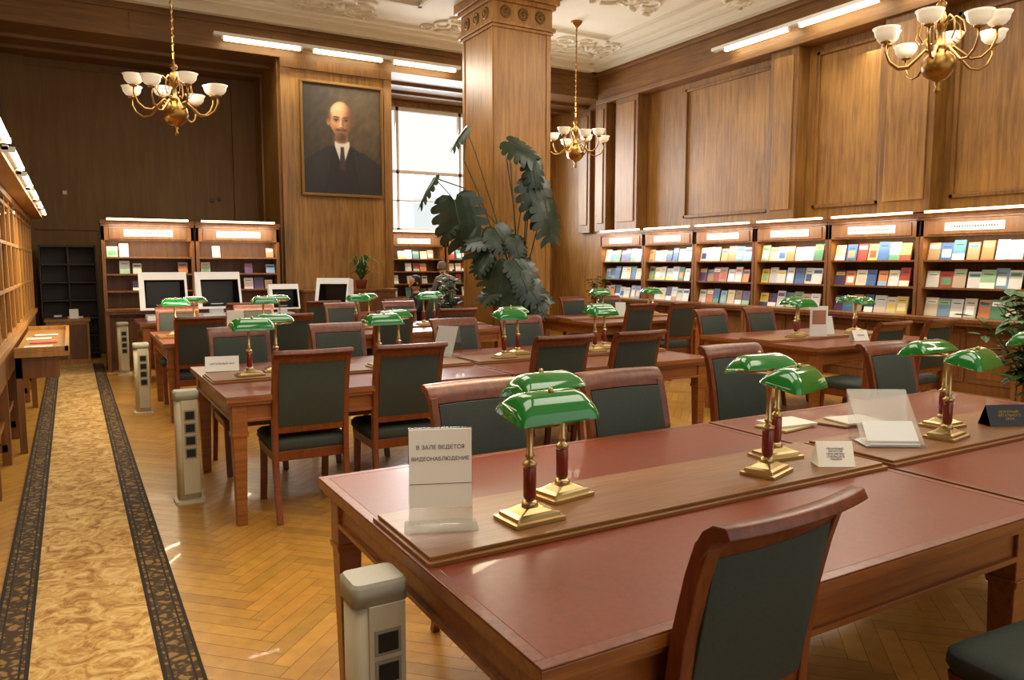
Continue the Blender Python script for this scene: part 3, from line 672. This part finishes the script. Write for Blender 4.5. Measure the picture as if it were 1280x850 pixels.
# ---------------------------------------------------------------- microfilm readers
def reader_mesh():
    b=MB(); 
    b.box(-0.2,-0.1,0,0.2,0.25,0.06,'whiteeq'); b.box(-0.08,0.0,0.06,0.08,0.16,0.2,'whiteeq')
    W,Z0,Z1=0.29,0.14,0.63
    fr=[(-W,-0.2,Z0),(W,-0.2,Z0),(W,-0.06,Z1),(-W,-0.06,Z1)]; bk=[(-W*0.8,0.3,Z0+0.05),(W*0.8,0.3,Z0+0.05),(W*0.8,0.3,Z1-0.03),(-W*0.8,0.3,Z1-0.03)]
    inn=[(-W+0.065,-0.2,Z0+0.03),(W-0.03,-0.2,Z0+0.03),(W-0.03,-0.085,Z1-0.10),(-W+0.065,-0.085,Z1-0.10)]; deep=[(-W*0.65,0.05,Z0+0.06),(W*0.75,0.05,Z0+0.06),(W*0.75,0.05,Z1-0.13),(-W*0.65,0.05,Z1-0.13)]
    for i in range(4):
        j=(i+1)%4
        b.poly([fr[i],fr[j],bk[j],bk[i]],'whiteeq'); b.poly([fr[i],inn[i],inn[j],fr[j]],'whiteeq'); b.poly([inn[i],deep[i],deep[j],inn[j]],'black')
    b.poly(bk,'whiteeq'); b.poly(deep,'black')
    return b.mesh('microfilm_reader')
RM=reader_mesh()
for x,y,r,s_ in ((1.04,11.05,0,1.0),(1.72,11.05,2,1.0),(2.62,11.1,0,0.72),(3.33,10.95,-38,0.85)): put(RM,'microfilm_reader',(x,y,0.762),r,scale=s_)
# ---------------------------------------------------------------- signs and papers
b=MB(); b.rstack([(0,0.1,0.05,0.01),(0.004,0.1,0.05,0.01)],'milky'); b.box(-0.088,0.006,0.004,0.088,0.009,0.275,'acrylic'); b.box(-0.085,0.0,0.055,0.085,0.005,0.272,'paper'); b.box(-0.086,0.0,0.012,0.086,0.002,0.054,'milky')
o=put(b.mesh('acrylic_sign_holder'),'acrylic_sign_holder',(0.845,1.85,TOPZ),-22)
text('lettering','В ЗАЛЕ ВЕДЕТСЯ',0.0155,(0,-0.001,0.222),(90*D2R,0,0),'ink',o); text('lettering_b','ВИДЕОНАБЛЮДЕНИЕ',0.0145,(0,-0.001,0.19),(90*D2R,0,0),'ink',o)
b=MB(); b.box(-0.085,-0.001,0.12,0.085,0.0,0.1215,'ink'); put(b.mesh('rule'),'rule',parent=o)
def tent(loc,r,w,h,mat,lines,tm,size):
    b=MB(); d=h*0.45; t=0.002
    b.poly([(-w/2,-d,0),(w/2,-d,0),(w/2,0,h),(-w/2,0,h)],mat); b.poly([(w/2,d,0),(-w/2,d,0),(-w/2,0,h),(w/2,0,h)],mat)
    b.poly([(-w/2,-d,0),(-w/2,d,0),(w/2,d,0),(w/2,-d,0)],mat)
    o=put(b.mesh('tent_sign'),'tent_sign',loc,r); ang=math.atan2(h,d)
    text('lettering',lines,size,(0,-d*0.5-0.0015,h*0.5),(ang,0,0),tm,o); return o
tent((2.34,1.74,TOPZ),-30,0.13,0.085,'paper','УВАЖАЕМЫЕ\nЧИТАТЕЛИ\nПРОСИМ ВАС\nСОБЛЮДАТЬ\nТИШИНУ','ink',0.0095)
tent((3.60,1.80,TOPZ),-25,0.2,0.09,'black','ДЕЖУРНЫЙ\nЧИТАЛЬНОГО\nЗАЛА','goldpl',0.016)
tent((0.88,5.55,LZ),-10,0.22,0.1,'paperw','ЧИТАЛЬНЫЙ ЗАЛ','ink',0.018)
tent((6.6,4.68,LZ),-10,0.18,0.1,'paperw','ТИШИНА','ink',0.02)
def stand(loc,r):
    b=MB(); b.strip([(-0.13,0.01),(0.05,0.2)],0.004,-0.12,0.12,'milky'); b.strip([(0.0,0.0),(0.05,0.2)],0.004,-0.12,0.12,'acrylic'); b.box(-0.12,-0.15,0,0.12,0.02,0.004,'acrylic')
    b.box(-0.12,-0.155,0,0.12,-0.15,0.03,'acrylic')
    b.strip([(-0.125,0.021),(-0.06,0.089)],0.002,-0.1,0.1,'paperw')
    for i in range(3): b.box(-0.11+i*0.01,-0.14,0.004+i*0.003,0.1,-0.02,0.006+i*0.003,'paperw')
    put(b.mesh('brochure_stand'),'brochure_stand',loc,r)
stand((2.84,1.90,TOPZ),-32)
def plex(loc,r,s_=1):
    b=MB(); b.strip([(-0.1,0.003),(0.03,0.26)],0.004,-0.11,0.11,'acrylic'); b.strip([(-0.1+0.01,0.004),(0.03+0.008,0.262)],0.003,-0.1,0.1,'paperw'); b.strip([(0.1,0.003),(0.035,0.26)],0.004,-0.11,0.11,'acrylic')
    put(b.mesh('document_stand'),'document_stand',loc,r,scale=s_)
plex((2.60,5.55,LZ),-55,0.9); plex((1.50,8.5,TOPZ),-10,0.85); plex((6.68,5.12,TOPZ),-30,0.7); plex((6.62,8.42,TOPZ),-30,0.7)
b=MB()
for i,(x,y,a,c) in enumerate(((0,0,8,(190,170,120)),(0.04,0.02,-6,(225,220,205)),(0.3,-0.06,15,(150,120,70)),(0.36,-0.1,-10,(205,200,185)))):
    b.M=Matrix.Translation((x,y,0.001+(i%2)*0.009))@Matrix.Rotation(a*D2R,4,'Z')
    b.box(-0.11,-0.08,0,0.11,0.08,0.008,'books',rgb(*c))
b.M=Matrix.Identity(4); put(b.mesh('brochures'),'brochures',(2.78,2.33,0.761))
b=MB(); b.box(-0.09,0,0,0.09,0.012,0.3,'paperw'); b.box(-0.07,-0.002,0.12,0.07,0,0.26,'books',rgb(170,120,90)); b.box(-0.03,0.012,0,0.03,0.1,0.01,'paperw'); put(b.mesh('framed_notice'),'framed_notice',(6.42,5.0,TOPZ),-25)
# ---------------------------------------------------------------- plants
def leaf_monstera(b,base,tip,face,w=0.42,mat='leafdark'):
    base=Vector(base); tip=Vector(tip); ax=tip-base; L=ax.length; ax.normalize(); w=w*1.3
    nrm=(Vector(face)-ax*Vector(face).dot(ax)).normalized(); side=ax.cross(nrm).normalized()
    def P(t,u):
        return base+ax*(t*L)+side*(u*w*L)-nrm*(0.14*L*t*t+0.12*L*u*u)
    n=5
    for s_ in (-1,1):
        for i in range(n):
            t0=i/n*0.9; t1=(i+1)/n*0.9; c=(i+0.5)/n
            ww=math.sin(math.pi*min(0.95,c*0.62+0.30))**0.5; sw=0.0+0.14*c
            us=[0,0.3,0.55,0.76,0.92,1.0]; hwid=[1.0,1.0,0.98,0.84,0.66,0.30]
            L0=[];L1=[]
            for u,hh in zip(us,hwid):
                m=(t0+t1)/2+sw*u*u*1.4; hh=hh*(t1-t0)/2*(1+0.25*u); L0.append(P(m-hh,s_*u*ww)); L1.append(P(m+hh,s_*u*ww))
            for k in range(5): b.poly([L0[k],L0[k+1],L1[k+1],L1[k]],mat,None,True)
        b.poly([P(0.04,0),P(0.04,s_*0.5),P(-0.02,s_*0.78),P(-0.10,s_*0.66),P(-0.15,s_*0.38),P(-0.10,s_*0.12)],mat)
    b.poly([P(0.86,0.16),P(0.98,0.08),P(1.08,0),P(0.98,-0.08),P(0.86,-0.16),P(0.78,0)],mat)
    b.tube([P(0,0)+nrm*0.004,P(0.5,0)+nrm*0.004,P(1,0)+nrm*0.003],[0.007,0.005,0.002],'stem',5)
def curve(p0,p1,sag,n=8):
    p0=Vector(p0);p1=Vector(p1); return [p0.lerp(p1,i/n)+Vector((0,0,sag*math.sin(math.pi*i/n))) for i in range(n+1)]
def monstera():
    b=MB()
    for a in (0.5,2.07,3.64,5.21): b.tube([(0.16*math.cos(a),0.16*math.sin(a),0),(0.11*math.cos(a),0.11*math.sin(a),0.5)],0.015,'cherry',6)
    b.lathe([(0.17,0.5),(0.17,0.53)],'cherry',18)
    b.lathe([(0.12,0.53),(0.17,0.6),(0.2,0.75),(0.2,0.8),(0.215,0.81),(0.215,0.84),(0.185,0.84),(0.18,0.8)],'terracotta',20)
    b.lathe([(0.18,0.795),(0.01,0.81)],'soil',16)
    Rv=Vector((0.866,-0.5,0)); Fv=Vector((0.5,0.866,0))
    def W(px,py,d=0.0): return Rv*((px-672)*0.0104)+Fv*(d)+Vector((0,0,1.5+(332-py)*0.0104))
    root=Vector((0,0,0.82))
    L=[((588,250),(600,312),-0.15,(-0.2,1,0.3),0.44),((584,262),(570,296),-0.05,(-0.6,0.8,0.3),0.42),((562,222),(538,258),-0.1,(-0.7,0.5,0.5),0.17),((603,160),(582,186),-0.1,(-0.6,0.7,0.6),0.22),((657,178),(694,200),-0.2,(0.1,0.7,0.8),0.42),
       ((686,196),(694,236),-0.15,(0.3,1,0.3),0.3),((688,226),(704,280),-0.1,(0.35,1,0.2),0.36),((704,256),(716,306),-0.25,(0.6,0.8,0.1),0.36),((624,288),(612,328),-0.2,(-0.2,1,0.5),0.5),((640,288),(660,316),-0.25,(0.2,1,0.6),0.5),
       ((642,328),(628,362),-0.3,(-0.3,1,0.4),0.5),((664,326),(688,352),-0.35,(0.3,1,0.5),0.48),((650,350),(640,386),-0.35,(-0.1,1,0.4),0.48),((676,352),(698,380),-0.4,(0.3,1,0.4),0.45),
       ((686,364),(712,384),-0.3,(0.5,1,0.6),0.42),((668,370),(660,400),-0.4,(0,1,0.4),0.45),((634,300),(602,304),-0.25,(-0.3,0.8,0.8),0.4),((682,378),(704,402),-0.15,(0.4,1,0.5),0.42),
       ((640,362),(620,380),-0.3,(-0.5,0.9,0.6),0.45),((672,344),(682,366),-0.42,(0.2,1,0.7),0.5),((628,320),(612,344),-0.3,(-0.6,0.9,0.5),0.46),((690,386),(680,406),-0.35,(0,1,0.5),0.44),((664,300),(672,324),-0.3,(0.2,1,0.5),0.45)]
    for (p0,p1,d,f,w) in L:
        A=W(p0[0],p0[1],d); B=W(p1[0],p1[1],d-0.06); B=A+(B-A)*1.02
        fc=Rv*f[0]-Fv*f[1]+Vector((0,0,f[2]))
        leaf_monstera(b,A,B,fc,w)
        m=root.lerp(A,0.5)+Vector((0,0,0.12)) 
        b.tube([root,root.lerp(m,0.6)+Vector((0,0,0.1)),m+Vector((0,0,0.05)),A.lerp(m,0.35)+Vector((0,0,0.06)),A],[0.012,0.010,0.009,0.007,0.006],'stem',6)
    for (pts) in (((672,380),(668,300),(676,240),(690,205)),((668,380),(640,300),(618,240),(600,200),(603,160)),((672,380),(650,290),(600,235),(562,222)),((674,380),(664,260),(655,200),(660,180))):
        b.tube([W(x,y,-0.1) for x,y in pts],0.009,'stem',6)
    put(b.mesh('monstera_plant'),'monstera_plant',(5.30,8.95,0),0)
monstera()
def bush(name,loc,h,spread,nl,mat,pot=0.18,poth=0.25,leafl=0.14,lw=0.3,base=0.0):
    b=MB(); b.lathe([(pot*0.7,0),(pot*0.95,poth*0.8),(pot,poth),(pot*1.06,poth),(pot*1.06,poth*1.06),(pot*0.9,poth*1.06),(pot*0.88,poth*0.95)],'terracotta',18); b.lathe([(pot*0.88,poth*0.94),(0.01,poth*0.97)],'soil',14)
    for i in range(max(6,nl//10)):
        a=random.uniform(0,6.28); r=random.uniform(0.2,1)*spread; top=Vector((r*math.cos(a),r*math.sin(a),random.uniform(0.5,1)*h)); p=curve((0,0,poth),top,0.1*h)
        b.tube(p,[0.007*(1-0.6*k/8) for k in range(9)],'stem',5)
        for j in range(10):
            t=p[random.randint(2,8)]; a2=random.uniform(0,6.28); el=random.uniform(-0.5,0.6); l=leafl*random.uniform(0.7,1.2)
            ax=Vector((math.cos(a2)*math.cos(el),math.sin(a2)*math.cos(el),math.sin(el))); sd=ax.cross(Vector((0,0,1))).normalized()
            q=t+ax*0.02
            b.poly([q,q+ax*l*0.35+sd*l*lw,q+ax*l*0.75+sd*l*lw*0.7+Vector((0,0,-0.01)),q+ax*l+Vector((0,0,-0.03))],mat); b.poly([q,q+ax*l+Vector((0,0,-0.03)),q+ax*l*0.75-sd*l*lw*0.7+Vector((0,0,-0.01)),q+ax*l*0.35-sd*l*lw],mat)
    put(b.mesh(name),name,loc)
bush('potted_ficus',(6.36,2.95,0.0),1.25,0.46,700,'leaf2',0.2,0.35,0.14,0.28)
bush('potted_ficus',(4.75,10.0,0.0),1.45,0.28,200,'leaf2',0.16,0.3,0.12,0.25)
bush('potted_plant',(6.55,8.85,0.762),0.55,0.2,60,'leaf2',0.08,0.12,0.09,0.25)
def spider(loc):
    b=MB(); b.lathe([(0.07,0),(0.1,0.14),(0.105,0.15),(0.09,0.15)],'terracotta',16); b.lathe([(0.09,0.14),(0.005,0.145)],'soil',12)
    for i in range(80):
        a=random.uniform(0,6.28); r=random.uniform(0.18,0.4)*(0.6 if math.sin(a)>0 else 1); h=random.uniform(0.12,0.4)
        d=Vector((math.cos(a),math.sin(a),0)); sd=Vector((-d.y,d.x,0)); w=0.015
        pts=[Vector((0,0,0.14))+d*r*t+Vector((0,0,h*math.sin(min(1,t*1.15)*math.pi*0.75)*1.1)) for t in (0,0.25,0.5,0.75,1)]
        for k in range(4):
            w0=w*(1-0.2*k); w1=w*(1-0.2*(k+1)) if k<3 else 0.001
            b.poly([pts[k]-sd*w0,pts[k]+sd*w0,pts[k+1]+sd*w1,pts[k+1]-sd*w1],'leaf2')
    put(b.mesh('spider_plant'),'spider_plant',loc)
spider((4.15,12.16,1.092))
# ---------------------------------------------------------------- people
def person(name,loc,rz,joints,edges,rad,matfn,hair,headc,headtilt,hands):
    root=bpy.data.objects.new(name,None); scene.collection.objects.link(root); root.location=loc; root.rotation_euler=(0,0,rz*D2R)
    keys=list(joints); me=bpy.data.meshes.new('body'); me.from_pydata([joints[k] for k in keys],[(keys.index(a),keys.index(b_)) for a,b_ in edges],[])
    o=bpy.data.objects.new('body_tmp',me); scene.collection.objects.link(o)
    md=o.modifiers.new('skin','SKIN'); md.use_smooth_shade=True
    for i,k in enumerate(keys):
        me.skin_vertices[0].data[i].radius=(rad[k],rad[k]*0.85)
        me.skin_vertices[0].data[i].use_root=(i==0)
    sb=o.modifiers.new('sub','SUBSURF'); sb.levels=2; sb.render_levels=2
    dg=bpy.context.evaluated_depsgraph_get(); dg.update(); m2=bpy.data.meshes.new_from_object(o.evaluated_get(dg)); bpy.data.objects.remove(o)
    m2.name='body'; m2.materials.clear()
    for mm in matfn['mats']: m2.materials.append(M[mm])
    for p in m2.polygons: p.material_index=matfn['f'](p.center); p.use_smooth=True
    put(m2,'body',parent=root)
    b=MB(); T=Matrix.Translation(headc)@Matrix.Rotation(headtilt,4,'X'); b.M=T
    b.lathe([(0.035,-0.115),(0.055,-0.10),(0.07,-0.06),(0.077,-0.01),(0.078,0.04),(0.068,0.085),(0.04,0.112),(0.005,0.12)],'skin',20)
    b.tube([(0,0.07,0.02),(0,0.098,-0.02),(0,0.085,-0.03)],[0.008,0.013,0.009],'skin',8)
    b.tube([(-0.02,0.072,-0.055),(0,0.078,-0.053),(0.02,0.072,-0.055)],0.005,'terracotta',6)
    for s_ in (-1,1):
        b.lathe([(0.001,-0.006),(0.009,-0.003),(0.009,0.003),(0.001,0.006)],'black',8,(s_*0.028,0.074,0.015))
        b.tube([(s_*0.077,0.0,-0.025),(s_*0.088,-0.008,0.0),(s_*0.082,-0.004,0.025)],[0.008,0.012,0.008],'skin',6)
    b.M=T@Matrix.Translation((0,-0.014,0.018))@Matrix.Rotation(0.25,4,'X')
    b.lathe([(0.080,-0.06),(0.086,-0.01),(0.084,0.03),(0.075,0.075),(0.045,0.105),(0.005,0.114)],hair,20)
    put(b.mesh('head'),'head',parent=root)
    b=MB()
    for (c,d) in hands:
        c=Vector(c); d=Vector(d).normalized(); sd=d.cross(Vector((0,0,1))).normalized()
        b.tube([c-d*0.02,c+d*0.03,c+d*0.07],[0.026,0.036,0.034],'skin',8)
        for i,ln in enumerate((0.06,0.075,0.07,0.055)):
            q=c+d*0.065+sd*(i-1.5)*0.018; b.tube([q,q+d*ln*0.5+Vector((0,0,0.004)),q+d*ln+Vector((0,0,-0.012))],[0.0085,0.008,0.006],'skin',6)
        q=c+d*0.02-sd*0.03; b.tube([q,q+d*0.03-sd*0.022,q+d*0.06-sd*0.024],[0.01,0.009,0.007],'skin',6)
    put(b.mesh('hands'),'hands',parent=root)
J={'pel':(0,0,0.88),'sp':(0,0.03,1.02),'ch':(0,0.1,1.18),'nk':(0,0.17,1.30),'hd':(0,0.2,1.36),
   'ls':(-0.17,0.12,1.22),'le':(-0.23,0.18,0.98),'lw':(-0.16,0.38,0.98),'rs':(0.17,0.12,1.22),'re':(0.23,0.18,0.98),'rw':(0.16,0.38,0.98),
   'lh':(-0.09,0,0.84),'lk':(-0.1,0.03,0.46),'la':(-0.1,-0.02,0.08),'lt':(-0.11,0.13,0.04),'rh':(0.09,0,0.84),'rk':(0.1,0.03,0.46),'ra':(0.1,-0.02,0.08),'rt':(0.11,0.13,0.04)}
E=[('pel','sp'),('sp','ch'),('ch','nk'),('nk','hd'),('ch','ls'),('ls','le'),('le','lw'),('ch','rs'),('rs','re'),('re','rw'),('pel','lh'),('lh','lk'),('lk','la'),('la','lt'),('pel','rh'),('rh','rk'),('rk','ra'),('ra','rt')]
Rr={'pel':0.15,'sp':0.145,'ch':0.15,'nk':0.06,'hd':0.05,'ls':0.075,'le':0.052,'lw':0.034,'rs':0.075,'re':0.052,'rw':0.034,'lh':0.09,'lk':0.062,'la':0.045,'lt':0.035,'rh':0.09,'rk':0.062,'ra':0.045,'rt':0.035}
person('standing_reader',(6.12,12.95,0),10,J,E,Rr,{'mats':['jacket','darkcloth','skin','black'],'f':lambda c:2 if c.z>1.285 else (0 if c.z>0.86 else (1 if c.z>0.09 else 3))},'hairg',(0,0.225,1.42),-0.35,[((-0.16,0.38,0.98),(0.2,1,0)),((0.16,0.38,0.98),(-0.2,1,0))])
J2={'pel':(0,0,0.56),'sp':(0,0.02,0.72),'ch':(0,0.04,0.92),'nk':(0,0.05,1.07),'hd':(0,0.06,1.12),
   'ls':(-0.17,0.04,0.97),'le':(-0.23,0.12,0.80),'lw':(-0.15,0.36,0.81),'rs':(0.17,0.04,0.97),'re':(0.23,0.12,0.80),'rw':(0.15,0.36,0.81),
   'lh':(-0.1,0.05,0.56),'lk':(-0.11,0.40,0.52),'la':(-0.11,0.38,0.08),'lt':(-0.11,0.52,0.04),'rh':(0.1,0.05,0.56),'rk':(0.11,0.40,0.52),'ra':(0.11,0.38,0.08),'rt':(0.11,0.52,0.04)}
R2=dict(Rr); R2['pel']=0.13; R2['sp']=0.125; R2['ch']=0.135; R2['lk']=0.06; R2['rk']=0.06; R2['lh']=0.08; R2['rh']=0.08
person('seated_reader',(4.65,10.9,0),90,J2,E,R2,{'mats':['darkcloth','darkcloth','skin','black'],'f':lambda c:2 if c.z>1.06 else (0 if c.z>0.09 else 3)},'haird',(0,0.075,1.2),-0.25,[((-0.15,0.36,0.81),(0.2,1,0)),((0.15,0.36,0.81),(-0.2,1,0))])
put(CH,'library_chair',(4.65,10.9,0),90,0.005)
# ---------------------------------------------------------------- lights
WARM=(1.0,0.92,0.77)
for y in (0.5,3.5,6.5): area('rail_light',(XR-0.6,y,4.75),(-0.7,0,-1),0.5,2.6,80,WARM)
for x in (2.7,4.0,5.3): area('rail_light',(x,YB-0.4,4.72),(0,-0.6,-1),1.1,0.5,38,WARM)
for x,y in ((1.5,1.0),(4.5,1.0),(2.5,5.0),(7.0,6.5),(3.2,8.5)):
    area('ceiling_fill',(x,y,5.15),(0,0,-1),2.2,2.2,70,WARM)  # added soft fill below the ceiling, no fixture hangs there
area('window_daylight',(6.98,YA+0.35,3.3),(0.0,-1,-0.3),3.2,2.1,260,(0.95,0.98,1.0),None,125)
w=bpy.data.worlds.new('World'); scene.world=w; w.use_nodes=True
bg=w.node_tree.nodes['Background']; bg.inputs[0].default_value=(1.0,0.97,0.90,1); bg.inputs[1].default_value=1.08
# ---------------------------------------------------------------- camera
cam=bpy.data.cameras.new('camera'); co=bpy.data.objects.new('camera',cam); scene.collection.objects.link(co); scene.camera=co
cam.sensor_width=36; cam.lens=950/1280*36; cam.clip_start=0.05
th=30.04*D2R; p=math.atan(0.1)
F=Vector((math.sin(th)*math.cos(p),math.cos(th)*math.cos(p),-math.sin(p)))
co.location=(0,0,1.5); co.rotation_euler=F.to_track_quat('-Z','Y').to_euler()
scene.view_settings.view_transform='Standard'
